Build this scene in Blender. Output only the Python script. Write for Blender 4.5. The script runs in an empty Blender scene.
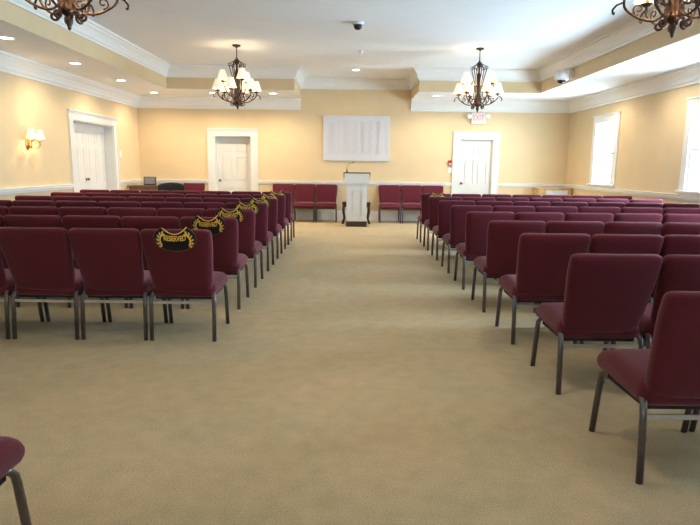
import bpy, bmesh, math, random
from mathutils import Vector, Matrix
PI = math.pi
random.seed(7)
scn = bpy.context.scene
COL = scn.collection

# ------------------------------------------------------------------ room
EYE = 1.357
XL, XR, YB, YR = -5.11, 5.296, 14.32, -7.0
HS, HT = 2.90, 3.37            # soffit and tray heights
HC = 2.64                      # underside of the wall crown
SXL, SXR, SY = -3.89, 4.03, 12.70
EXL, EXR = -1.19, 1.45
WT = 0.28                      # wall thickness

# ------------------------------------------------------------------ materials
def srgb(r, g, b):
    f = lambda c: (c/255)/12.92 if c/255 <= .04045 else ((c/255+.055)/1.055)**2.4
    return (f(r), f(g), f(b), 1)

def mat(name, col, rough=.6, metal=0, noise=None, bump=None, sheen=0, emis=None, spec=.5, coat=0):
    m = bpy.data.materials.new(name); m.use_nodes = True
    nt = m.node_tree; N = nt.nodes; L = nt.links
    b = N['Principled BSDF']
    b.inputs['Base Color'].default_value = col
    b.inputs['Roughness'].default_value = rough
    b.inputs['Metallic'].default_value = metal
    b.inputs['Specular IOR Level'].default_value = spec
    if sheen:
        b.inputs['Sheen Weight'].default_value = sheen
        b.inputs['Sheen Roughness'].default_value = .4
        b.inputs['Sheen Tint'].default_value = (1, .75, .8, 1)
    if coat: b.inputs['Coat Weight'].default_value = coat
    tc = N.new('ShaderNodeTexCoord')
    if noise:
        scale, amt = noise[:2]
        col2 = noise[2] if len(noise) > 2 else None
        n = N.new('ShaderNodeTexNoise'); n.inputs['Scale'].default_value = scale
        n.inputs['Detail'].default_value = 4
        L.new(tc.outputs['Object'], n.inputs['Vector'])
        mr = N.new('ShaderNodeMapRange')
        mr.inputs['From Min'].default_value = .3; mr.inputs['From Max'].default_value = .7
        L.new(n.outputs['Fac'], mr.inputs['Value'])
        mx = N.new('ShaderNodeMix'); mx.data_type = 'RGBA'
        L.new(mr.outputs['Result'], mx.inputs['Factor'])
        c2 = col2 or tuple(c*(1-amt) for c in col[:3])+(1,)
        c1 = col if col2 else tuple(min(1, c*(1+amt*.5)) for c in col[:3])+(1,)
        mx.inputs['A'].default_value = c2; mx.inputs['B'].default_value = c1
        L.new(mx.outputs['Result'], b.inputs['Base Color'])
    if bump:
        scale, st = bump
        n2 = N.new('ShaderNodeTexNoise'); n2.inputs['Scale'].default_value = scale
        n2.inputs['Detail'].default_value = 3
        L.new(tc.outputs['Object'], n2.inputs['Vector'])
        bp = N.new('ShaderNodeBump'); bp.inputs['Strength'].default_value = st
        bp.inputs['Distance'].default_value = .01
        L.new(n2.outputs['Fac'], bp.inputs['Height']); L.new(bp.outputs['Normal'], b.inputs['Normal'])
    if emis:
        b.inputs['Emission Color'].default_value = emis[0]
        b.inputs['Emission Strength'].default_value = emis[1]
    return m

M = {}
M['wall'] = mat('wall_paint', srgb(221, 197, 156), .75, noise=(3, .03), bump=(180, .05))
M['ceil'] = mat('ceiling_paint', srgb(238, 241, 243), .85, noise=(2, .02), bump=(150, .05))
M['trim'] = mat('trim_paint', srgb(236, 235, 230), .45, noise=(5, .02))
M['door'] = mat('door_paint', srgb(220, 219, 214), .4, noise=(4, .02))
M['fabric'] = mat('burgundy_fabric', srgb(97, 34, 46), .9, noise=(260, .3), bump=(420, .35), sheen=.3, spec=.2)
M['leg'] = mat('charcoal_metal', srgb(112, 107, 111), .32, .85, noise=(30, .1))
M['steel'] = mat('brushed_bar', srgb(200, 200, 204), .3, .8, noise=(40, .08))
M['pan'] = mat('seat_board', srgb(34, 28, 28), .8, noise=(40, .2))
M['bronze'] = mat('antique_bronze', srgb(68, 48, 41), .40, .6, noise=(35, .35))
M['brass'] = mat('aged_brass', srgb(176, 130, 70), .35, .85, noise=(30, .2))
M['knob'] = mat('satin_nickel', srgb(120, 112, 100), .35, .9, noise=(30, .1))
M['shade'] = mat('lamp_shade_glass', srgb(250, 238, 215), .5, noise=(20, .03), emis=((1, .86, .62, 1), .45))
M['lens'] = mat('downlight_lens', srgb(250, 245, 235), .4, noise=(20, .02), emis=((1, .93, .84, 1), 9))
M['black'] = mat('black_cloth', srgb(24, 22, 24), .85, noise=(80, .3), bump=(300, .2))
M['gold'] = mat('gold_thread', srgb(252, 206, 96), .5, 0, noise=(120, .15))
M['dullgold'] = mat('dull_gold_cord', srgb(112, 84, 48), .6, 0, noise=(120, .2))
M['darkwood'] = mat('dark_wood', srgb(62, 36, 26), .45, noise=(14, .4), bump=(60, .1))
M['wood'] = mat('honey_wood', srgb(204, 164, 106), .5, noise=(9, .3), bump=(40, .1))
M['brownwood'] = mat('walnut_wood', srgb(112, 82, 58), .5, noise=(10, .3))
M['white'] = mat('white_plastic', srgb(236, 236, 236), .4, noise=(12, .02))
M['shutter'] = mat('shutter_paint', srgb(212, 212, 216), .5, noise=(6, .02))
M['blackpl'] = mat('black_plastic', srgb(20, 20, 22), .3, noise=(30, .2))
M['screen'] = mat('grey_screen', srgb(120, 120, 122), .25, noise=(4, .15))
M['red'] = mat('red_plastic', srgb(170, 40, 40), .4, noise=(20, .1))
M['redletter'] = mat('exit_letter_red', srgb(225, 110, 115), .5, noise=(20, .05), emis=((1, .25, .25, 1), .5))
M['exitwhite'] = mat('exit_face', srgb(222, 214, 214), .4, noise=(20, .02), emis=((1, .93, .93, 1), .05))
M['grille'] = mat('grille_paint', srgb(214, 218, 224), .5, noise=(12, .03))

def carpet():
    m = mat('carpet', srgb(160, 139, 100), 1.0, spec=.1)
    nt = m.node_tree; N = nt.nodes; L = nt.links; b = N['Principled BSDF']
    tc = N.new('ShaderNodeTexCoord')
    def ns(s, d):
        n = N.new('ShaderNodeTexNoise'); n.inputs['Scale'].default_value = s; n.inputs['Detail'].default_value = d
        L.new(tc.outputs['Object'], n.inputs['Vector']); return n
    def ramp(n, lo, hi, c1, c2):
        mr = N.new('ShaderNodeMapRange'); mr.inputs['From Min'].default_value = lo; mr.inputs['From Max'].default_value = hi
        L.new(n.outputs['Fac'], mr.inputs['Value'])
        mx = N.new('ShaderNodeMix'); mx.data_type = 'RGBA'
        mx.inputs['A'].default_value = c1; mx.inputs['B'].default_value = c2
        L.new(mr.outputs['Result'], mx.inputs['Factor']); return mx
    a = ramp(ns(1.1, 5), .35, .65, srgb(194, 178, 145), srgb(206, 184, 150))
    f = ramp(ns(9, 4), .3, .7, (.9, .91, .9, 1), (1.05, 1.04, 1.03, 1))
    g = ramp(ns(140, 2), .3, .7, (.78, .78, .78, 1), (1.12, 1.12, 1.12, 1))
    def mul(x, y):
        mx = N.new('ShaderNodeMix'); mx.data_type = 'RGBA'; mx.blend_type = 'MULTIPLY'
        mx.inputs['Factor'].default_value = 1
        L.new(x.outputs['Result'], mx.inputs['A']); L.new(y.outputs['Result'], mx.inputs['B']); return mx
    L.new(mul(mul(a, f), g).outputs['Result'], b.inputs['Base Color'])
    bp = N.new('ShaderNodeBump'); bp.inputs['Strength'].default_value = .4; bp.inputs['Distance'].default_value = .01
    L.new(ns(260, 2).outputs['Fac'], bp.inputs['Height']); L.new(bp.outputs['Normal'], b.inputs['Normal'])
    return m
M['carpet'] = carpet()

def pane_mat():
    m = bpy.data.materials.new('window_glass'); m.use_nodes = True
    N = m.node_tree.nodes; L = m.node_tree.links
    N.remove(N['Principled BSDF'])
    t = N.new('ShaderNodeBsdfTransparent'); g = N.new('ShaderNodeBsdfGlossy'); g.inputs['Roughness'].default_value = .02
    mx = N.new('ShaderNodeMixShader'); mx.inputs[0].default_value = .06
    L.new(t.outputs[0], mx.inputs[1]); L.new(g.outputs[0], mx.inputs[2])
    L.new(mx.outputs[0], N['Material Output'].inputs['Surface'])
    return m
M['pane'] = pane_mat()

# ------------------------------------------------------------------ mesh building
class MB:
    def __init__(s): s.bm = bmesh.new(); s.smooth = []
    def box(s, x0, x1, y0, y1, z0, z1, mi=0, xf=None, bevel=0):
        v = [s.bm.verts.new((x, y, z)) for x in (x0, x1) for y in (y0, y1) for z in (z0, z1)]
        fs = [s.bm.faces.new([v[i] for i in q]) for q in ((0, 1, 3, 2), (4, 6, 7, 5), (0, 4, 5, 1), (2, 3, 7, 6), (0, 2, 6, 4), (1, 5, 7, 3))]
        for f in fs: f.material_index = mi
        if bevel:
            es = list({e for f in fs for e in f.edges})
            r = bmesh.ops.bevel(s.bm, geom=es, offset=bevel, segments=2, affect='EDGES', profile=.5)
            v = [a for a in v if a.is_valid] + list(r['verts']); v = list(set(v))
        if xf: 
            for a in v: a.co = xf @ a.co
        return fs
    def tube(s, pts, r, n=8, caps=True, flat=1.0, up=None):
        pts = [Vector(p) for p in pts]; rings = []
        rr = r if isinstance(r, (list, tuple)) else [r]*len(pts)
        t0 = (pts[1]-pts[0]).normalized()
        ref = Vector(up) if up else (Vector((0, 0, 1)) if abs(t0.z) < .9 else Vector((1, 0, 0)))
        a = t0.cross(ref).normalized()
        for i, p in enumerate(pts):
            t = ((pts[min(i+1, len(pts)-1)]-p).normalized()+(p-pts[max(i-1, 0)]).normalized())
            t = t.normalized() if t.length > 1e-6 else t0
            a = (a-t*a.dot(t)).normalized(); b = t.cross(a)
            rings.append([s.bm.verts.new(p+a*math.cos(2*PI*k/n+PI/n)*rr[i]*flat+b*math.sin(2*PI*k/n+PI/n)*rr[i]) for k in range(n)])
        for i in range(len(rings)-1):
            for k in range(n):
                f = s.bm.faces.new((rings[i][k], rings[i][(k+1) % n], rings[i+1][(k+1) % n], rings[i+1][k])); f.smooth = True
        if caps:
            s.bm.faces.new(rings[0]); s.bm.faces.new(rings[-1][::-1])
    def lathe(s, prof, c=(0, 0, 0), n=20, xf=None, sx=1, sy=1):
        c = Vector(c); rings = []
        X = xf or Matrix.Identity(4)
        for (r, z) in prof:
            if r < 1e-5: rings.append([s.bm.verts.new(X @ (c+Vector((0, 0, z))))])
            else: rings.append([s.bm.verts.new(X @ (c+Vector((r*sx*math.cos(2*PI*k/n), r*sy*math.sin(2*PI*k/n), z)))) for k in range(n)])
        for a, b in zip(rings, rings[1:]):
            for k in range(n):
                if len(a) == 1 and len(b) == 1: continue
                if len(a) == 1: f = s.bm.faces.new((a[0], b[(k+1) % n], b[k]))
                elif len(b) == 1: f = s.bm.faces.new((a[k], a[(k+1) % n], b[0]))
                else: f = s.bm.faces.new((a[k], a[(k+1) % n], b[(k+1) % n], b[k]))
                f.smooth = True
    def cushion(s, hx, hy, hz, r, n=10, fn=None, xf=None):
        H = Vector((hx, hy, hz)); vs = {}
        def w(i):   # denser near the rims
            t = -1+2*i/n
            return math.copysign(abs(t)**.6, t)
        def vert(i, j, k):
            key = (i, j, k)
            if key not in vs:
                p = Vector((w(i)*hx, w(j)*hy, w(k)*hz))
                q = Vector([max(-(H[a]-r), min(H[a]-r, p[a])) for a in range(3)])
                d = p-q
                p2 = q+(d.normalized()*r if d.length > 1e-7 else d)
                # fabric crown
                if fn: p2 = fn(p2)
                if xf: p2 = xf @ p2
                vs[key] = s.bm.verts.new(p2)
            return vs[key]
        for a in range(n):
            for b in range(n):
                for q in (((a, b, 0), (a, b+1, 0), (a+1, b+1, 0), (a+1, b, 0)), ((a, b, n), (a+1, b, n), (a+1, b+1, n), (a, b+1, n)),
                          ((a, 0, b), (a+1, 0, b), (a+1, 0, b+1), (a, 0, b+1)), ((a, n, b), (a, n, b+1), (a+1, n, b+1), (a+1, n, b)),
                          ((0, a, b), (0, a, b+1), (0, a+1, b+1), (0, a+1, b)), ((n, a, b), (n, a+1, b), (n, a+1, b+1), (n, a, b+1))):
                    f = s.bm.faces.new([vert(*v) for v in q]); f.smooth = True
    def prism(s, outline, y0, y1, xf=None):     # outline in x,z extruded along y
        X = xf or Matrix.Identity(4)
        a = [s.bm.verts.new(X @ Vector((x, y0, z))) for x, z in outline]
        b = [s.bm.verts.new(X @ Vector((x, y1, z))) for x, z in outline]
        s.bm.faces.new(a); s.bm.faces.new(b[::-1])
        for i in range(len(a)):
            j = (i+1) % len(a); s.bm.faces.new((a[j], a[i], b[i], b[j]))
    def sweep(s, path, prof):                   # axis-aligned path, profile (into room, z), room on the right
        n = len(path); rings = []
        for i, p in enumerate(path):
            off = Vector((0, 0))
            for a, b in ((i-1, i), (i, i+1)):
                if a < 0 or b >= n: continue
                d = (Vector(path[b])-Vector(path[a])).normalized(); off += Vector((d.y, -d.x))
            rings.append([s.bm.verts.new((p[0]+off.x*o, p[1]+off.y*o, z)) for o, z in prof])
        m = len(prof)
        for a, b in zip(rings, rings[1:]):
            for k in range(m): s.bm.faces.new((a[k], a[(k+1) % m], b[(k+1) % m], b[k]))
        s.bm.faces.new(rings[0]); s.bm.faces.new(rings[-1][::-1])
    def build(s, name, m, parent=None, loc=None, rotz=0):
        bmesh.ops.recalc_face_normals(s.bm, faces=s.bm.faces)
        me = bpy.data.meshes.new(name); s.bm.to_mesh(me); s.bm.free()
        for x in (m if isinstance(m, (list, tuple)) else [m]): me.materials.append(x)
        o = bpy.data.objects.new(name, me); COL.objects.link(o)
        if parent: o.parent = parent
        if loc: o.location = loc
        o.rotation_euler.z = rotz
        return o

def tag(o, label, cat, group=None):
    o['label'] = label; o['category'] = cat
    if group: o['group'] = group
    return o
def thing(name, label, cat, loc=(0, 0, 0), rotz=0, group=None):
    o = bpy.data.objects.new(name, None); COL.objects.link(o)
    o.location = loc; o.rotation_euler.z = rotz; o.empty_display_size = .1
    return tag(o, label, cat, group)
def struct(o): o['kind'] = 'structure'; return o
KIDS = {}
def kids(o): return [c for c in bpy.data.objects if c.parent == o]
def dup(root, loc, rotz, label, group=None):
    if root.name not in KIDS:
        KIDS[root.name] = [(c, kids(c)) for c in kids(root)]
    r = root.copy(); COL.objects.link(r); r.location = loc; r.rotation_euler.z = rotz; r['label'] = label
    if group: r['group'] = group
    for c, gs in KIDS[root.name]:
        c2 = c.copy(); COL.objects.link(c2); c2.parent = r
        for g in gs:
            g2 = g.copy(); COL.objects.link(g2); g2.parent = c2
    return r
def text_mesh(body, size, name, m, parent, xf, extrude=.001, sx=1.0, fn=None, bold=.02):
    cu = bpy.data.curves.new('t', 'FONT'); cu.body = body; cu.size = size
    cu.align_x = 'CENTER'; cu.align_y = 'CENTER'; cu.extrude = extrude; cu.offset = size*bold
    t = bpy.data.objects.new('t', cu); COL.objects.link(t)
    dg = bpy.context.evaluated_depsgraph_get(); dg.update()
    me = bpy.data.meshes.new_from_object(t.evaluated_get(dg))
    bpy.data.objects.remove(t); me.name = name
    for v in me.vertices:
        v.co.x *= sx
        if fn: v.co = fn(v.co)
    me.transform(xf); me.materials.clear(); me.materials.append(m)
    o = bpy.data.objects.new(name, me); COL.objects.link(o); o.parent = parent
    return o

# ------------------------------------------------------------------ shell
b = MB(); b.box(XL-WT, XR+WT, YR-WT, YB+WT, -.1, 0); struct(b.build('floor', M['carpet']))
b = MB(); b.box(XL-WT, XR+WT, YR-WT, YB+WT, HT, HT+.1); struct(b.build('ceiling', M['ceil']))

def wall_with_holes(axis, c0, c1, u0, u1, z1, holes):
    """boxes round rectangular holes (ua,ub,za,zb); axis 'x': wall runs along x between y=c0..c1"""
    b = MB()
    def bx(a, d, e, f):
        if d-a < 1e-4 or f-e < 1e-4: return
        if axis == 'x': b.box(a, d, c0, c1, e, f)
        else: b.box(c0, c1, a, d, e, f)
    u = u0
    for (ua, ub, za, zb) in sorted(holes):
        bx(u, ua, 0, z1); bx(ua, ub, 0, za); bx(ua, ub, zb, z1); u = ub
    bx(u, u1, 0, z1)
    return b
D2 = (-3.285, -2.395, 2.01)      # back wall door left
D3 = (2.665, 3.475, 2.0)         # back wall door right
D1 = (10.93, 12.79, 2.12)        # left wall double door
WIN = [(11.80, 12.72), (8.28, 9.20), (4.76, 5.68), (1.24, 2.16)]
WZ0, WZ1 = 1.02, 2.28
struct(wall_with_holes('x', YB, YB+WT, XL-WT, XR+WT, HT, [(D2[0], D2[1], 0, D2[2]), (D3[0], D3[1], 0, D3[2])]).build('wall_back', M['wall']))
struct(wall_with_holes('y', XL-WT, XL, YR, YB, HT, [(D1[0], D1[1], 0, D1[2])]).build('wall_left', M['wall']))
struct(wall_with_holes('y', XR, XR+WT, YR, YB, HT, [(a, c, WZ0, WZ1) for a, c in WIN]).build('wall_right', M['wall']))
RW = [(-3.6, -1.6), (-0.9, 1.1), (1.8, 3.8)]  # unseen rear windows, added to bring in daylight from behind the camera
struct(wall_with_holes('x', YR-WT, YR, XL-WT, XR+WT, HT, [(a, c, .9, 2.4) for a, c in RW]).build('wall_rear', M['wall']))
# soffit
def sof(x0, x1, y0, y1):
    b = MB(); fs = b.box(x0, x1, y0, y1, HS, HT); fs[4].material_index = 1
    struct(b.build('ceiling_soffit', [M['wall'], M['ceil']]))
sof(XL, SXL, YR, YB); sof(SXL, EXL, SY, YB); sof(SXR, XR, YR, YB); sof(EXR, SXR, SY, YB)
# mouldings
def crown(h, d, z1):
    z0 = z1-h
    return [(0, z0), (d*.16, z0), (d*.16, z0+h*.14), (d*.26, z0+h*.2), (d*.32, z0+h*.38), (d*.5, z0+h*.6), (d*.76, z0+h*.76), (d*.8, z0+h*.84), (d, z0+h*.86), (d, z1), (0, z1)]
TN = [0]
def trim(path, prof, name=None):
    b = MB(); b.sweep(path, prof)
    if not name: TN[0] += 1; name = 'trim_%d' % TN[0]
    return struct(b.build(name, M['trim']))
lc = crown(HS-HC, .15, HS); uc = crown(.24, .14, HT)
trim([(XL, YR), (XL, YB), (EXL, YB)], lc)
trim([(EXR, YB), (XR, YB), (XR, YR)], lc)
trim([(SXL, YR), (SXL, SY), (EXL, SY), (EXL, YB), (EXR, YB), (EXR, SY), (SXR, SY), (SXR, YR)], uc)
rail = [(0, .865), (.012, .865), (.018, .885), (.034, .9), (.034, .93), (.045, .937), (.045, .95), (0, .95)]
base = [(0, 0), (.018, 0), (.018, .2), (.012, .215), (.008, .24), (0, .24)]
CW = .165
segs = [('left', [(XL, YR), (XL, D1[0]-CW)]), ('left', [(XL, D1[1]+CW), (XL, YB), (D2[0]-CW, YB)]),
        ('back', [(D2[1]+CW, YB), (D3[0]-CW, YB)]), ('right', [(D3[1]+CW, YB), (XR, YB), (XR, YR)])]
for n, p in segs:
    trim(p, rail); trim(p, base, 'baseboard_'+n)

# ------------------------------------------------------------------ doors
def six_panel(b, w, h, t, xf, q=.02):
    """leaf: x 0..w, front face at y=0, thickness towards +y"""
    st, rl = .11, .10
    xs = [(st, w/2-.045), (w/2+.045, w-st)]
    zs = [(.20, .74), (.92, h-.47), (h-.37, h-.12)]
    b.box(0, w, q, t, 0, h, xf=xf)
    b.box(0, st, 0, q, 0, h, xf=xf); b.box(w-st, w, 0, q, 0, h, xf=xf); b.box(w/2-.045, w/2+.045, 0, q, 0, h, xf=xf)
    z = 0
    for a, c in zs+[(h, h)]:
        for x0, x1 in xs: b.box(x0, x1, 0, q, z, a, xf=xf)
        z = c
    for a, c in zs:
        for x0, x1 in xs:
            b.box(x0+.03, x1-.03, .25*q, q+.001, a+.03, c-.03, xf=xf)
def casing(b, w, h, xf, head=.17, cap=True):
    for x0, x1 in ((-CW, 0), (w, w+CW)):
        b.box(x0, x1, -.022, 0, 0, h, xf=xf); b.box(x0 if x0 < 0 else x1-.035, x0+.035 if x0 < 0 else x1, -.034, -.022, 0, h, xf=xf)
    b.box(-CW, w+CW, -.022, 0, h, h+head, xf=xf)
    b.box(-CW, w+CW, -.034, -.022, h+head-.05, h+head, xf=xf)
    if cap: b.box(-CW-.012, w+CW+.012, -.05, 0, h+head-.02, h+head+.008, xf=xf)
    else: b.box(-CW, w+CW, -.034, -.022, h, h+.03, xf=xf)
def jamb(b, w, h, d, xf):
    b.box(0, .02, 0, d, 0, h, xf=xf); b.box(w-.02, w, 0, d, 0, h, xf=xf); b.box(.02, w-.02, 0, d, h-.02, h, xf=xf)
def knob(parent, x, z, xf, name='knob'):
    b = MB()
    r = xf @ Matrix.Translation((x, 0, z)) @ Matrix.Rotation(PI/2, 4, 'X')
    b.lathe([(0, 0), (.032, 0), (.032, .008), (.012, .012), (.012, .03), (.026, .04), (.03, .052), (.022, .066), (0, .07)], xf=r, n=16)
    return b.build(name, M['knob'], parent)
def door(n, u, w, h, rec, xf, leaves, knobs):
    b = MB(); casing(b, w, h, xf); jamb(b, w, h, WT-.01, xf)
    root = struct(b.build('door_%d' % n, M['door']))
    lw = (w-.04)/leaves
    for i in range(leaves):
        b = MB(); X = xf @ Matrix.Translation((.02+i*lw+.002, rec, .008))
        six_panel(b, lw-.004, h-.032, .045, X, .006 if leaves == 2 else .02)
        lf = b.build('door_leaf', M['door'], root)
        if i in knobs: knob(lf, knobs[i]*(lw-.004), .93 if leaves == 1 else 1.0, X)
    return root
door(1, 0, D1[1]-D1[0], D1[2], .19, Matrix.Translation((XL, D1[0], 0)) @ Matrix.Rotation(PI/2, 4, 'Z'), 2, {0: .93})
door(2, 0, D2[1]-D2[0], D2[2], .19, Matrix.Translation((D2[0], YB, 0)), 1, {0: .07})
door(3, 0, D3[1]-D3[0], D3[2], .05, Matrix.Translation((D3[0], YB, 0)), 1, {0: .08})
# a solid wall closes the space behind the doors
for nm, bx in (('wall_closet', (XL-WT-.02, XL-WT, D1[0]-.3, D1[1]+.3, 0, 2.4)), ('wall_closet', (D2[0]-.3, D2[1]+.3, YB+WT, YB+WT+.02, 0, 2.3)), ('wall_closet', (D3[0]-.3, D3[1]+.3, YB+WT, YB+WT+.02, 0, 2.3))):
    b = MB(); b.box(*bx); struct(b.build(nm, M['trim']))

# ------------------------------------------------------------------ windows
LIGHTS = []
def area(loc, rot, sx, sy, e, col, name):
    l = bpy.data.lights.new(name, 'AREA'); l.shape = 'RECTANGLE'; l.size = sx; l.size_y = sy; l.energy = e; l.color = col
    o = bpy.data.objects.new(name, l); COL.objects.link(o); o.location = loc; o.rotation_euler = rot
    return o
def window(n, w, z0, z1, xf, e, rot, c, arch=True):
    """local: x along wall 0..w, y<0 into the room, opening z0..z1"""
    b = MB(); cw = .15; h = z1
    for x0, x1 in ((-cw, 0), (w, w+cw)): b.box(x0, x1, -.022, 0, z0, h, xf=xf)
    b.box(-cw, w+cw, -.022, 0, h, h+cw, xf=xf); b.box(-cw-.01, w+cw+.01, -.04, 0, h+cw-.01, h+cw+.015, xf=xf)
    b.box(-cw-.02, w+cw+.02, -.07, .02, z0-.03, z0, xf=xf)       # stool
    b.box(-cw, w+cw, -.02, 0, z0-.07, z0-.03, xf=xf)             # apron
    b.box(0, .015, 0, WT, z0, h, xf=xf); b.box(w-.015, w, 0, WT, z0, h, xf=xf); b.box(0, w, 0, WT, h-.015, h, xf=xf); b.box(0, w, .02, WT, z0, z0+.01, xf=xf)
    root = struct(b.build('window_%d' % n, M['trim']))
    zm = (z0+h)/2
    for (za, zb, y) in ((z0+.01, zm+.02, .008), (zm-.02, h-.015, .046)):
        b = MB()
        b.box(.015, .06, y, y+.035, za, zb, xf=xf); b.box(w-.10, w-.015, y, y+.035, za, zb, xf=xf)
        b.box(.06, w-.06, y, y+.035, za, za+.045, xf=xf); b.box(.06, w-.06, y, y+.035, zb-.045, zb, xf=xf)
        s = b.build('sash', M['trim'], root)
        b = MB(); b.box(.06, w-.06, y+.014, y+.02, za+.045, zb-.045, xf=xf); b.build('pane', M['pane'], s)
    i = n-1
    p = xf @ Vector((w/2, WT+.06, zm))
    area(p, rot, z1-z0 if rot[1] else c, c if rot[1] else z1-z0, e, (.56, .79, 1.0), 'daylight')
    if rot[1]:
        g = area(p-Vector((.01, 0, 0)), (0, PI/2+math.radians(32), 0), (z1-z0)*.8, c*.9, e*(.05 if i < 1 else .10), (.56, .88, 1.0), 'ground_bounce'); g.data.spread = math.radians(130)
SIDE_E, REAR_E = [190, 290, 320, 60], 12
for i, (a, c) in enumerate(WIN):
    window(i+1, c-a, WZ0, WZ1, Matrix.Translation((XR, c, 0)) @ Matrix.Rotation(-PI/2, 4, 'Z'), SIDE_E[i], (0, PI/2, 0), .96)
for i, (a, c) in enumerate(RW):
    window(i+5, c-a, .9, 2.4, Matrix.Translation((c, YR, 0)) @ Matrix.Rotation(PI, 4, 'Z'), REAR_E, (PI/2, 0, 0), 2.0)

# ------------------------------------------------------------------ chairs
PITCH = .53
LX = .241
TILT = math.radians(18)
BK = Matrix.Translation((0, -.278, .628)) @ Matrix.Rotation(TILT, 4, 'X')
def make_chair():
    t = thing('stacking_chair', '', 'chair')
    b = MB()
    def sf(p):
        x, y, z = p
        u = 1-(x/.25)**2; v = 1-(y/.235)**2
        if z > 0: z += .016*max(0, u)*max(0, v)
        if y > .1: z -= .035*((y-.1)/.135)**2*(1 if z > 0 else .35)
        z += -.02*(y/.235) * -.6
        return Vector((x*(1-.03*(y < 0)*abs(y)/.235), y, z))
    b.cushion(.254, .25, .060, .052, 14, sf, Matrix.Translation((0, .03, .400)))
    b.build('seat', M['fabric'], t)
    b = MB()
    def bf(p):
        x, y, z = p
        k = (z+.25)/.5
        wsc = .85+.15*min(1, max(0, k*1.25))**.8
        u = 1-(x/.257)**2; v = 1-(z/.25)**2
        if y > 0: y += .018*max(0, u)*max(0, v)
        else: y -= .008*max(0, u)*max(0, v)
        y += .018*(x/.257)**2
        return Vector((x*wsc, y, z-.010*(x/.257)**4*(z > 0)))
    b.cushion(.2615, .033, .260, .03, 10, bf, BK)
    b.build('backrest', M['fabric'], t)
    b = MB(); b.box(-.215, .215, -.19, .19, .318, .345); b.build('seat_pan', M['pan'], t)
    for s in (-1, 1):
        b = MB(); b.tube([(s*LX, .255, 0), (s*LX, .205, .30), (s*LX, .193, .336), (s*(LX-.008), .172, .360), (s*(LX-.014), .14, .370)], .0165, 8, flat=.8, up=(1, 0, 0)); b.build('leg', M['leg'], t)
        b = MB(); b.tube([(s*LX, -.25, 0), (s*LX, -.228, .30), (s*LX, -.222, .336), (s*(LX-.008), -.205, .360), (s*(LX-.014), -.175, .370)], .0165, 8, flat=.8, up=(1, 0, 0)); b.build('leg', M['leg'], t)
        b = MB(); b.tube([(s*(LX-.014), .14, .370), (s*(LX-.014), -.175, .370)], .0155, 8, flat=.8, up=(1, 0, 0)); b.build('side_rail', M['leg'], t)
    b = MB(); b.box(-LX+.012, LX-.012, -.2325, -.2245, .288, .310); b.build('stretcher', M['steel'], t)
    return t

# camera numbers (used to leave out seats the photo cannot show)
F, CP, CR, CY = 579.2, .1672, .0118, .0026
def proj(x, y, z):
    z -= EYE; c, s = math.cos(CY), math.sin(CY); x, y = c*x-s*y, s*x+c*y
    c, s = math.cos(CP), math.sin(CP); d = c*y-s*z; u = s*y+c*z
    if d < .05: return None
    px, py = x/d*F, -u/d*F
    c, s = math.cos(CR), math.sin(CR)
    return 350+c*px-s*py, 262.5+s*px+c*py
def near_frame(x, y, m=45):
    for dx in (-.26, .26):
        for dy in (-.28, .28):
            for z in (0, .45, .88):
                p = proj(x+dx, y+dy, z)
                if p and -m < p[0] < 700+m and -m < p[1] < 525+m: return True
    return False

proto = make_chair(); first = [True]
def place_chair(x, y, rz, label, group=None):
    if first[0]:
        dup_src = proto; kids_ready = dup(proto, (x, y, 0), rz, label, group); first[0] = False
        return kids_ready
    return dup(proto, (x, y, 0), rz, label, group)
ORD = ['first', 'second', 'third', 'fourth', 'fifth', 'sixth', 'seventh', 'eighth', 'ninth']
ROW0, DY = 4.57, .992
signs = []
for side, x0, sg, rows in (('left', -1.27, -1, range(0, 7)), ('right', 1.522, 1, range(-2, 7))):
    nrow = len(rows)
    for ri, k in enumerate(rows):
        y = ROW0+DY*k
        for c in range(7):
            x = x0+sg*PITCH*c
            if not near_frame(x, y): continue
            row = 'front' if ri == nrow-1 else ORD[ri]
            rowtxt = 'front row' if ri == nrow-1 else ('nearest row' if ri == 0 else '%s row from the back' % ORD[ri])
            if c == 0 and (side == 'left' or ri == nrow-1):
                lab = 'burgundy aisle chair wearing the reserved sign, %s, %s block' % (rowtxt, side)
            elif c == 0:
                lab = 'burgundy chair on the aisle in the %s, %s block' % (rowtxt, side)
            else:
                lab = 'burgundy chair, %s from the aisle, %s, %s block' % (ORD[c], rowtxt, side)
            jx, jy, jr = random.uniform(-.001, .001), random.uniform(-.010, .010), random.uniform(-.003, .003)
            ch = place_chair(x+jx, y+jy, jr, lab, 'chairs in the %s block' % side)
            if c == 0 and (side == 'left' or ri == nrow-1): signs.append((ch, rowtxt, side))
            if side == 'right' and ri == 0 and c == 0:
                b = MB()
                pts = [(-.245, .15+.02*math.cos(a), .326+.02*math.sin(a)) for a in [i*PI/8-PI*.5 for i in range(12)]]
                b.tube([(-.243, .15, .352)]+pts[::-1], .003, 6)
                b.build('ganging_hook', M['leg'], ch)
place_chair(-1.335, 1.575, 0, 'lone burgundy chair cut off at the bottom left corner, only its seat corner showing')
FY = 13.93
for i in range(3):
    place_chair(-1.61+.53*i, FY, PI, 'burgundy chair facing the room by the back wall, %s left of the lectern' % ['third', 'second', 'first'][i], 'chairs facing the room left of the lectern')
for i in range(3):
    place_chair(.975+.53*i, FY, PI, 'burgundy chair facing the room by the back wall, %s right of the lectern' % ORD[i], 'chairs facing the room right of the lectern')
place_chair(-3.80, 13.99, PI, 'burgundy chair against the back wall beside the black round backed chair')
for c in [proto]+kids(proto): bpy.data.objects.remove(c)

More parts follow.
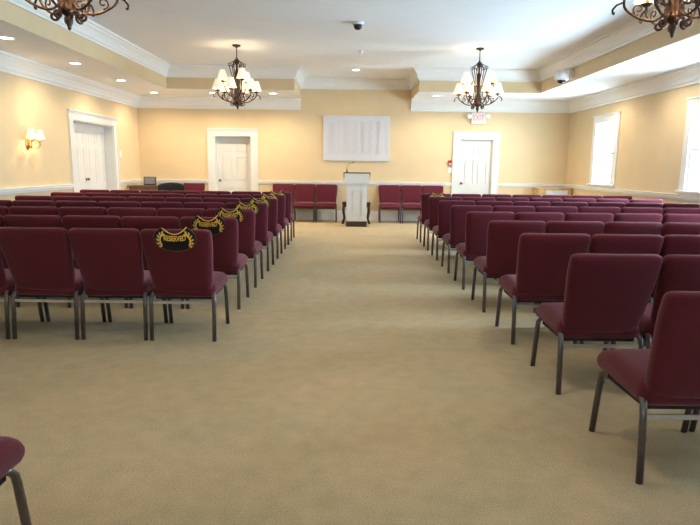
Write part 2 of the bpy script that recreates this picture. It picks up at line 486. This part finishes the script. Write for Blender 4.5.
# ------------------------------------------------------------------ reserved signs
def bez(pts, n=6):
    out = []
    for (p0, p1, p2) in pts:
        for i in range(n):
            t = i/n; out.append(((1-t)**2*p0[0]+2*t*(1-t)*p1[0]+t*t*p2[0], (1-t)**2*p0[1]+2*t*(1-t)*p1[1]+t*t*p2[1]))
    return out
def make_sign():
    t = thing('reserved_sign', '', 'sign')
    TL, TR, L_, R_ = (-.088, .018), (.100, .024), (-.165, -.065), (.165, -.065)
    segs = [(L_, (-.160, -.012), TL), (TL, (.006, -.085), TR), (TR, (.160, -.012), R_), (R_, (.150, -.165), (0, -.168)), ((0, -.168), (-.150, -.165), L_)]
    out = bez(segs, 8)
    yf = lambda x: .018*(x/.257)**2
    b = MB(); 
    b.prism(out, -.006, 0)
    for v in b.bm.verts: v.co.y += yf(v.co.x)
    b.build('cloth_panel', M['black'], t)
    b = MB(); pts = [Vector((x, -.006+yf(x), z)) for x, z in out]; pts.append(pts[0])
    b.tube(pts[8:17], .0042, 6)
    b.build('gold_piping', M['gold'], t)
    b = MB(); b.tube(pts[16:]+pts[1:9], .0022, 6); b.build('border_cord', M['dullgold'], t)
    X = Matrix.Rotation(PI/2, 4, 'X')
    text_mesh('RESERVED', .058, 'lettering', M['gold'], t, Matrix.Translation((0, -.0075, -.068)) @ X, .0012, .66,
              lambda p: Vector((p.x, p.y+.9*p.x*p.x, p.z-(.018*(p.x/.257)**2))))
    for s in (-1, 1):
        b = MB()
        for i in range(6):
            a = math.radians(-60+i*26)
            cx, cz = s*(.082+.045*math.cos(a)), -.080+.056*math.sin(a)
            for off, ln in ((.75, .036), (-.6, .028)):
                d = a+PI/2+off
                dx, dz = s*math.cos(d), math.sin(d)
                nx, nz = -dz, dx
                q = [(cx, cz), (cx+dx*ln*.5+nx*.006, cz+dz*ln*.5+nz*.0085), (cx+dx*ln, cz+dz*ln), (cx+dx*ln*.5-nx*.0085, cz+dz*ln*.5-nz*.0085)]
                b.prism(q, -.009, -.0055)
        for v in b.bm.verts: v.co.y += yf(v.co.x)
        b.build('laurel_branch', M['gold'], t)
    return t
sp = make_sign()
for ch, rowtxt, side in signs:
    r = dup(sp, (0, 0, 0), 0, 'black and gold RESERVED sign on the aisle chair, %s, %s block' % (rowtxt, side), 'reserved signs on the aisle chairs')
    r.matrix_world = (Matrix.Translation(ch.location) @ Matrix.Rotation(ch.rotation_euler.z, 4, 'Z') @ BK @ Matrix.Translation((.006, -.0425, .276)) @ Matrix.Diagonal((.94, 1, 1, 1)))
for c in [sp]+kids(sp): bpy.data.objects.remove(c)

# ------------------------------------------------------------------ lamps
def point(loc, e, col, r=.03, name='bulb_light'):
    l = bpy.data.lights.new(name, 'POINT'); l.energy = e; l.color = col; l.shadow_soft_size = r
    o = bpy.data.objects.new(name, l); COL.objects.link(o); o.location = loc; return o
WARM = (1, .74, .42)
def spiral(c, r0, a0, turns, k, n=14, sgn=1):
    return [(c[0]+(r0*(1-k*i/n))*math.cos(a0+sgn*turns*2*PI*i/n), c[1]+(r0*(1-k*i/n))*math.sin(a0+sgn*turns*2*PI*i/n)) for i in range(n+1)]
def smooth_path(p, n=5):
    out = []
    P = [p[0]]+list(p)+[p[-1]]
    for i in range(1, len(P)-2):
        for j in range(n):
            t = j/n
            out.append(tuple(.5*((2*P[i][a])+(-P[i-1][a]+P[i+1][a])*t+(2*P[i-1][a]-5*P[i][a]+4*P[i+1][a]-P[i+2][a])*t*t+(-P[i-1][a]+3*P[i][a]-3*P[i+1][a]+P[i+2][a])*t**3) for a in range(2)))
    out.append(p[-1]); return out
def rz(pts, ang): return [(r*math.cos(ang), r*math.sin(ang), z) for r, z in pts]
SHADE = [(.096, 0), (.09, .02), (.073, .07), (.056, .125), (.043, .165), (.040, .165), (.053, .124), (.070, .069), (.087, .02), (.093, 0)]
BULBS = []
def chandelier_proto():
    t = thing('chandelier', '', 'chandelier')
    b = MB(); b.lathe([(0, 0), (.072, 0), (.075, -.012), (.06, -.026), (.025, -.036), (.012, -.05), (0, -.05)]); b.build('canopy', M['bronze'], t)
    b = MB(); b.tube([(0, 0, -.04), (0, 0, -.24)], .009)
    b.lathe([(0, -.2), (.016, -.205), (.016, -.225), (0, -.23)], n=12); b.build('rod', M['bronze'], t)
    b = MB()
    b.lathe([(0, -.22), (.02, -.225), (.045, -.25), (.055, -.28), (.04, -.30), (.02, -.32), (.016, -.40), (.03, -.44), (.034, -.5), (.018, -.56), (.016, -.7), (.03, -.76), (.055, -.84), (.07, -.89), (.055, -.93), (.07, -.945), (.045, -.97), (.02, -.99), (.028, -1.005), (.026, -1.03), (.012, -1.06), (.014, -1.07), (0, -1.085)], n=18)
    b.build('column', M['bronze'], t)
    for i in range(6):
        a = i*PI/3+.3
        b = MB()
        p = smooth_path([(.03, -.27), (.09, -.29), (.125, -.35), (.11, -.43), (.075, -.55), (.065, -.68), (.08, -.80), (.05, -.88)], 4)
        b.tube(rz(p, a), .0075, 6)
        b.tube(rz([(.125+(r), -.325+z) for r, z in spiral((0.0, 0), .035, PI*1.1, 1.1, .7)], a), .006, 6)
        b.build('scroll_rib', M['bronze'], t)
    for i in range(6):
        a = i*PI/3
        b = MB()
        b.tube(rz(spiral((.098, -.985), .036, PI*.75, 1.2, .75), a), [.01]*12+[.012, .013, .015], 6)
        b.tube(rz([(.03, -.95), (.06, -.955), (.075, -.962)], a), .01, 6)
        b.build('base_scroll', M['bronze'], t)
    arms = [(i*PI/3+.40, .335, -.78, 0) for i in range(6)]+[(i*2*PI/3+PI/3, .25, -.61, 1) for i in range(3)]
    for a, R, zc, up in arms:
        b = MB()
        if up: p = [(.04, -.84), (.09, -.86), (.15, -.83), (.2, -.75), (R, zc)]
        else: p = [(.05, -.90), (.11, -.95), (.19, -.945), (.275, -.90), (.33, -.845), (R, zc)]
        b.tube(rz(smooth_path(p), a), .0095, 8)
        if not up:
            b.tube(rz([(R+.005, zc-.03), (R+.05, zc-.045), (R+.075, zc-.075), (R+.072, zc-.10), (R+.058, zc-.105)], a), [.007, .008, .008, .009, .011], 6)
            b.tube(rz(spiral((.235, -.865), .042, PI*1.5, 1.15, .75), a), .006, 6)
        arm = b.build('arm', M['bronze'], t)
        c = (R*math.cos(a), R*math.sin(a), zc)
        b = MB(); b.lathe([(0, -.01), (.02, -.008), (.045, .008), (.048, .016), (.018, .012), (.014, .02), (.014, .055), (0, .055)], c, 14); b.build('candle_cup', M['bronze'], arm)
        b = MB(); b.lathe(SHADE+[SHADE[0]], (c[0], c[1], c[2]+.03), 20); b.build('lamp_shade', M['shade'], arm)
        BULBS.append((c[0], c[1], c[2]+.10))
    return t
cp = chandelier_proto()
for (x, y, lab, off) in ((-1.975, 10.47, 'lit bronze chandelier hanging far left, white shades, above the back left door', .0), (2.235, 10.49, 'lit bronze chandelier hanging far right, before the exit sign', .35),
                    (-2.03, 4.4, 'bronze chandelier base cut off by the top edge at left', .1), (2.32, 4.4, 'bronze chandelier base cut off by the top right corner', .25)):
    dup(cp, (x, y, HT), off, lab, 'bronze chandeliers')
    for (bx_, by_, bz) in BULBS:
        c, s = math.cos(off), math.sin(off)
        point((x+c*bx_-s*by_, y+s*bx_+c*by_, HT+bz), 3.6 if y > 8 else 4.5, WARM)
for c, gs in KIDS[cp.name]:
    for g in gs: bpy.data.objects.remove(g)
    bpy.data.objects.remove(c)
bpy.data.objects.remove(cp)

# recessed downlights
def downlight_proto():
    t = thing('recessed_downlight', '', 'ceiling light')
    b = MB(); b.lathe([(.078, .0), (.1, -.002), (.102, -.008), (.095, -.012), (.078, -.008), (.078, 0)], n=24); b.build('trim_ring', M['white'], t)
    b = MB(); b.lathe([(0, -.006), (.078, -.006), (.078, -.001), (0, -.001)], n=24); b.build('lens', M['lens'], t)
    return t
dp = downlight_proto()
def downlight(x, y, z, lab, e, grp):
    dup(dp, (x, y, z), 0, lab, grp)
    l = bpy.data.lights.new('downlight_beam', 'SPOT'); l.energy = e; l.color = (1, .80, .56); l.spot_size = math.radians(158); l.spot_blend = .7; l.shadow_soft_size = .05
    o = bpy.data.objects.new('downlight_beam', l); COL.objects.link(o); o.location = (x, y, z-.02)
DE = 85
for y, w in ((13.36, 'farthest, near the back corner'), (11.485, 'second from the back corner'), (9.61, 'third from the back corner'), (7.74, 'nearest, at the photo edge')):
    downlight(-4.38, y, HS, 'round recessed ceiling light in the left wall soffit, '+w, DE*.85, 'downlights along the left wall')
for x, w in ((-3.05, 'left of the far left chandelier'), (-1.72, 'right of the far left chandelier')):
    downlight(x, 13.28, HS, 'round recessed light in the back soffit, '+w, DE*1.25, 'downlights along the back wall')
for x, w in ((1.92, 'left of the far right chandelier'), (3.25, 'behind the far right chandelier')):
    downlight(x, 13.37, HS, 'round recessed light in the back soffit, '+w, DE*.8, 'downlights along the back wall')
for y, w in ((11.55, 'behind the camera dome'), (9.52, 'between the two windows')):
    downlight(4.6, y, HS, 'round recessed light in the right wall soffit, '+w, DE*.6, 'downlights along the right wall')
downlight(.115, 12.95, HT, 'single recessed light in the high ceiling above the shutters', DE*.5, None)
downlight(.115, 2.9, HT, 'unseen recessed light added in the high ceiling to brighten the near aisle', 75, None)  # out-of-view fixture added to brighten the near floor and seats
bpy.data.objects[[o.name for o in bpy.data.objects if o.name.startswith('downlight_beam')][-1]].data.shadow_soft_size = .09
for c in [dp]+kids(dp): bpy.data.objects.remove(c)

# wall sconce
SY_ = 9.42
t = thing('wall_sconce', 'lit two-shade brass sconce on the left wall', 'wall lamp', (XL, SY_-.06, 1.62))
b = MB(); b.lathe([(0, 0), (.06, 0), (.06, .01), (.045, .02), (.02, .03), (0, .034)], xf=Matrix.Rotation(PI/2, 4, 'Y'), sx=1.5); b.build('backplate', M['brass'], t)
for s in (-1, 1):
    b = MB(); b.tube([(.02, 0, 0), (.06, s*.03, -.05), (.11, s*.08, -.06), (.14, s*.12, -.02), (.14, s*.125, .05)], .008, 8)
    b.tube([(.02, 0, .0), (.05, s*.05, .05), (.09, s*.05, .02), (.08, s*.02, -.02)], .005, 6)
    arm = b.build('arm', M['brass'], t)
    b = MB(); b.lathe([(0, .045), (.035, .055), (.036, .062), (.014, .06), (.012, .1), (0, .1)], (.14, s*.125, 0), 14); b.build('candle_cup', M['brass'], arm)
    b = MB(); b.lathe([(r*.82, z*.9) for r, z in SHADE+[SHADE[0]]], (.14, s*.125, .085), 20); b.build('lamp_shade', M['shade'], arm)
    point((XL+.14, SY_-.06+s*.125, 1.62+.16), 5, WARM)

# ------------------------------------------------------------------ back wall pieces
t = thing('plantation_shutters', 'white four-panel plantation shutters mounted on the back wall above the lectern', 'shutters', (.158, YB, 1.458))
W, H = 1.60, 1.06
b = MB()
for x0, x1, z0, z1 in ((-W/2, -W/2+.05, 0, H), (W/2-.05, W/2, 0, H), (-W/2+.05, W/2-.05, 0, .05), (-W/2+.05, W/2-.05, H-.05, H)): b.box(x0, x1, -.05, 0, z0, z1)
b.box(-W/2+.05, W/2-.05, -.012, 0, .05, H-.05)
b.build('shutter_frame', M['shutter'], t)
pw = (W-.1)/4
for i in range(4):
    x0 = -W/2+.05+i*pw+.002; x1 = x0+pw-.004
    b = MB()
    b.box(x0, x0+.045, -.045, -.018, .052, H-.052); b.box(x1-.045, x1, -.045, -.018, .052, H-.052)
    b.box(x0+.045, x1-.045, -.045, -.018, .052, .15); b.box(x0+.045, x1-.045, -.045, -.018, H-.13, H-.052)
    p = b.build('shutter_panel', M['shutter'], t)
    b = MB(); n = 15; z0, z1 = .155, H-.135
    for k in range(n):
        zc = z0+(k+.5)*(z1-z0)/n
        X = Matrix.Translation((0, -.032, zc)) @ Matrix.Rotation(math.radians(80), 4, 'X')
        b.box(x0+.046, x1-.046, -.036, .036, -.004, .004, xf=X)
    b.build('louvres', M['shutter'], p)
    b = MB(); xm = (x0+x1)/2; b.box(xm-.007, xm+.007, -.074, -.060, z0-.01, z1+.01); b.build('tilt_rod', M['shutter'], p)

t = thing('exit_sign', 'white EXIT sign with red letters and twin lamps above the right door', 'exit sign', (3.075, YB, 2.36))
b = MB(); b.box(-.165, .165, -.06, 0, 0, .265, bevel=.008); b.build('housing', M['exitwhite'], t)
text_mesh('EXIT', .19, 'lettering', M['redletter'], t, Matrix.Translation((0, -.062, .14)) @ Matrix.Rotation(PI/2, 4, 'X'), .002, .72)
for s in (-1, 1):
    b = MB(); X = Matrix.Translation((s*.225, -.06, .17)) @ Matrix.Rotation(PI/2, 4, 'X')
    b.lathe([(0, -.05), (.035, -.045), (.055, .0), (.058, .03), (.05, .035), (0, .03)], xf=X, n=18)
    b.box(min(s*.16, s*.2), max(s*.16, s*.2), -.05, -.02, .15, .19)
    b.build('lamp_head', M['white'], t)

t = thing('fire_alarm_pull', 'red fire alarm pull station left of the right back door', 'fire alarm', (2.44, YB, 1.36))
b = MB(); b.box(-.045, .045, -.045, 0, 0, .13, bevel=.006); b.build('housing', M['red'], t)
b = MB(); b.box(-.03, .03, -.058, -.044, .03, .055); b.build('handle', M['white'], t)
t = thing('light_switch', 'white switch plate under the red fire alarm', 'light switch', (2.45, YB, 1.19))
b = MB(); b.box(-.05, .05, -.01, 0, 0, .12, bevel=.003); b.build('plate', M['white'], t)
for s in (-.022, .022):
    b = MB(); b.box(s-.006, s+.006, -.02, -.009, .05, .075); b.build('toggle', M['white'], t)
t = thing('light_switch', 'white switch plate on the left wall beside the double door', 'light switch', (XL, 13.12, 1.47))
b = MB(); b.box(0, .012, -.04, .04, 0, .13, bevel=.003); b.build('plate', M['white'], t)
b = MB(); b.box(.011, .02, -.006, .006, .05, .075); b.build('toggle', M['white'], t)

# ------------------------------------------------------------------ lectern
LXC, LYC = .163, 13.02
t = thing('lectern', 'white paneled lectern with slanted top and dark base at the aisle end', 'lectern', (LXC, LYC, 0))
b = MB(); b.box(-.232, .232, -.20, .20, 0, .12, bevel=.006); b.build('plinth', M['darkwood'], t)
b = MB()
b.box(-.222, .222, -.165, .18, .12, .90)
for x0, x1, z0, z1 in ((-.222, -.115, .12, .90), (.115, .222, .12, .90), (-.115, .115, .12, .24), (-.115, .115, .80, .90)): b.box(x0, x1, -.192, -.165, z0, z1)
b.box(-.085, .085, -.180, -.165, .27, .77)
b.build('column', M['door'], t)
b = MB(); b.prism([(-.18, 0), (.18, 0), (.25, .07), (.25, .27), (-.25, .12+.07), (-.25, .07)], -.0, .0) if False else None
b = MB()
# top box: flared moulding then a front wall with a sloped desk
for z0, z1, w, d in ((.90, .925, .235, .205), (.925, .95, .255, .225), (.95, .965, .275, .245)): b.box(-w, w, -d, d, z0, z1)
X = Matrix.Rotation(PI/2, 4, 'Z')
b.prism([(-.245, .965), (.245, .965), (.245, 1.05), (-.245, 1.175)], -.275, .275, xf=X)
b.build('desk_box', M['door'], t)
b = MB(); 
b.prism([(-.262, 1.176), (-.262, 1.196), (.262, 1.066), (.262, 1.046)], -.295, .295, xf=X)
b.build('desk_top', M['darkwood'], t)
mic = thing('gooseneck_microphone', 'thin black gooseneck microphone on the lectern', 'microphone', (LXC-.22, LYC-.215, 1.1975))
b = MB(); b.lathe([(0, 0), (.024, 0), (.024, .01), (.014, .018), (.012, .07), (0, .07)], n=14); b.build('mic_base', M['blackpl'], mic)
b = MB(); b.tube([(0, 0, .06), (.0, .0, .12), (.03, .01, .165), (.08, .02, .19), (.12, .03, .205)], .004, 6); b.build('gooseneck', M['blackpl'], mic)
b = MB(); b.tube([(.115, .03, .203), (.14, .034, .215), (.155, .037, .222)], [.008, .011, .007], 8); b.build('mic_head', M['blackpl'], mic)

t = thing('low_table', 'low dark wooden table half hidden behind the lectern', 'table', (.165, 13.62, 0))
b = MB(); b.box(-.33, .33, -.2, .2, .46, .50, bevel=.005); b.build('tabletop', M['darkwood'], t)
for sx in (-1, 1):
    for sy in (-1, 1):
        b = MB(); b.tube([(sx*.29, sy*.16, .46), (sx*.30, sy*.165, .3), (sx*.275, sy*.15, .12), (sx*.31, sy*.17, 0)], [.034, .032, .026, .028], 8); b.build('leg', M['darkwood'], t)
b = MB()
for y0, y1 in ((-.17, -.155), (.155, .17)): b.box(-.28, .28, y0, y1, .39, .46)
b.build('apron', M['darkwood'], t)

# ------------------------------------------------------------------ back left corner
t = thing('side_table', 'small walnut side table in the back left corner, below the screen', 'table', (-4.78, 13.55, 0))
b = MB(); b.box(-.29, .29, -.25, .25, .80, .83, bevel=.004); b.build('tabletop', M['brownwood'], t)
b = MB(); b.box(-.25, .25, -.215, -.2, .72, .80); b.box(-.25, .25, .2, .215, .72, .80); b.box(-.25, -.235, -.2, .2, .72, .80); b.box(.235, .25, -.2, .2, .72, .80); b.build('apron', M['brownwood'], t)
for sx in (-1, 1):
    for sy in (-1, 1):
        b = MB(); b.tube([(sx*.23, sy*.19, .80), (sx*.23, sy*.19, .4), (sx*.23, sy*.19, 0)], [.022, .02, .014], 8); b.build('leg', M['brownwood'], t)
t = thing('screen', 'small grey screen in a dark frame standing on the walnut table', 'screen', (-4.63, 13.56, .83), math.radians(6))
X = Matrix.Translation((0, 0, .012)) @ Matrix.Rotation(math.radians(-12), 4, 'X')
b = MB(); b.box(-.14, .14, -.012, .02, 0, .19, xf=X, bevel=.006); b.build('bezel', M['blackpl'], t)
b = MB(); b.box(-.12, .12, -.014, -.011, .02, .175, xf=X); b.build('display', M['screen'], t)
b = MB(); b.box(-.11, .11, -.06, .10, 0, .014, bevel=.004); b.build('foot', M['blackpl'], t)

t = thing('tub_chair', 'black round backed chair behind the front left row', 'chair', (-4.14, 13.40, 0), PI)
b = MB()
def tb(p):
    x, y, z = p
    return Vector((x, y-.10*(1-(x/.30)**2), z-.05*(abs(x)/.30)**2.2*(z > 0)))
b.cushion(.315, .04, .25, .038, 10, tb, Matrix.Translation((0, -.17, .65)))
b.build('backrest', M['black'], t)
b = MB(); b.cushion(.27, .25, .06, .05, 10, None, Matrix.Translation((0, .03, .41))); b.build('seat', M['black'], t)
for sx in (-1, 1):
    b = MB(); b.tube([(sx*.275, -.18, .62), (sx*.285, 0, .62), (sx*.28, .2, .6), (sx*.27, .24, .5), (sx*.26, .24, .4)], .02, 8); b.build('armrest', M['blackpl'], t)
    for sy in (-1, 1):
        b = MB(); b.tube([(sx*.22, sy*.2, .38), (sx*.24, sy*.23, 0)], .018, 8); b.build('leg', M['blackpl'], t)

# ------------------------------------------------------------------ back right corner cabinet
t = thing('corner_cabinet', 'honey wood cabinet with a white slatted front in the back right corner', 'cabinet', (4.87, 14.02, 0))
b = MB(); b.box(-.39, -.35, -.22, .23, 0, .84); b.box(.35, .39, -.22, .23, 0, .84); b.box(-.35, .35, .20, .23, 0, .84); b.box(-.35, .35, -.2, .2, .02, .08)
b.box(-.35, -.21, -.22, -.19, .08, .84); b.box(.30, .35, -.22, -.19, .08, .84); b.box(-.21, .30, -.22, -.19, .08, .2)
b.box(-.21, .30, -.22, -.19, .815, .84)
b.build('body', M['wood'], t)
b = MB(); b.box(-.41, .41, -.245, .24, .84, .865, bevel=.004); b.build('cabinet_top', M['wood'], t)
b = MB(); b.box(-.21, .30, -.205, -.195, .2, .815)
for k in range(9):
    x = -.19+k*.0585; b.box(x-.018, x+.018, -.222, -.205, .22, .80)
b.box(-.21, .30, -.226, -.205, .2, .225); b.box(-.21, .30, -.226, -.205, .79, .815)
b.build('slatted_panel', M['grille'], t)

# ------------------------------------------------------------------ ceiling and soffit devices
t = thing('security_camera', 'small dark dome camera on the high ceiling above the aisle', 'camera', (.096, 8.75, HT))
b = MB(); b.lathe([(0, 0), (.085, 0), (.088, -.02), (.07, -.035), (0, -.035)], n=24); b.build('mount', M['white'], t)
b = MB(); b.lathe([(.06, -.03), (.062, -.05), (.055, -.08), (.035, -.1), (0, -.108)], n=24); b.build('dome', M['blackpl'], t)
t = thing('sprinkler_head', 'tiny white sprinkler head on the high ceiling behind the dome camera', 'sprinkler', (.18, 10.85, HT))
b = MB(); b.lathe([(0, 0), (.05, 0), (.05, -.01), (.02, -.02), (.015, -.05), (0, -.05)], n=18); b.build('rosette', M['white'], t)
b = MB(); b.lathe([(0, -.05), (.025, -.052), (.025, -.056), (0, -.058)], n=14); b.build('deflector', M['white'], t)

t = thing('dome_camera', 'large white bracketed dome camera on the right soffit face', 'camera', (SXR-.003, 10.95, 2.95))
b = MB()
b.tube([(0, 0, .10), (-.06, 0, .17), (-.13, 0, .17), (-.17, 0, .12)], .022, 10)
b.lathe([(0, 0), (.07, 0), (.07, .02), (0, .025)], (0, 0, .0), xf=Matrix.Translation((0, 0, .08)) @ Matrix.Rotation(-PI/2, 4, 'Y'), n=20)
b.build('bracket', M['white'], t)
b = MB(); b.lathe([(0, .16), (.06, .15), (.115, .11), (.13, .05), (.13, -.01), (.115, -.035), (0, -.03)], (-.19, 0, 0), 24); b.build('housing', M['white'], t)
b = MB(); b.lathe([(.075, -.03), (.07, -.06), (.045, -.085), (0, -.095)], (-.19, 0, 0), 24); b.build('lens_dome', M['blackpl'], t)

# ------------------------------------------------------------------ world, camera, view
w = bpy.data.worlds.new('world'); scn.world = w; w.use_nodes = True
w.node_tree.nodes['Background'].inputs[0].default_value = (.82, .92, 1, 1)
w.node_tree.nodes['Background'].inputs[1].default_value = 5.0

cam = bpy.data.cameras.new('camera'); cam.sensor_fit = 'HORIZONTAL'; cam.sensor_width = 36; cam.lens = F/700*36; cam.clip_start = .02
co = bpy.data.objects.new('camera', cam); COL.objects.link(co); scn.camera = co
c, s = math.cos(CY), math.sin(CY)
Rv = Vector((c, -s, 0)); Fh = Vector((s, c, 0))
Fv = Fh*math.cos(CP)+Vector((0, 0, -math.sin(CP))); Uv = Fh*math.sin(CP)+Vector((0, 0, math.cos(CP)))
c, s = math.cos(CR), math.sin(CR)
R2 = Rv*c+Uv*s; U2 = -Rv*s+Uv*c
co.matrix_world = Matrix(((R2.x, U2.x, -Fv.x, 0), (R2.y, U2.y, -Fv.y, 0), (R2.z, U2.z, -Fv.z, EYE), (0, 0, 0, 1)))

vs = scn.view_settings
vs.view_transform = 'Standard'; vs.look = 'None'; vs.gamma = 1; vs.use_curve_mapping = False; vs.exposure = 0.25
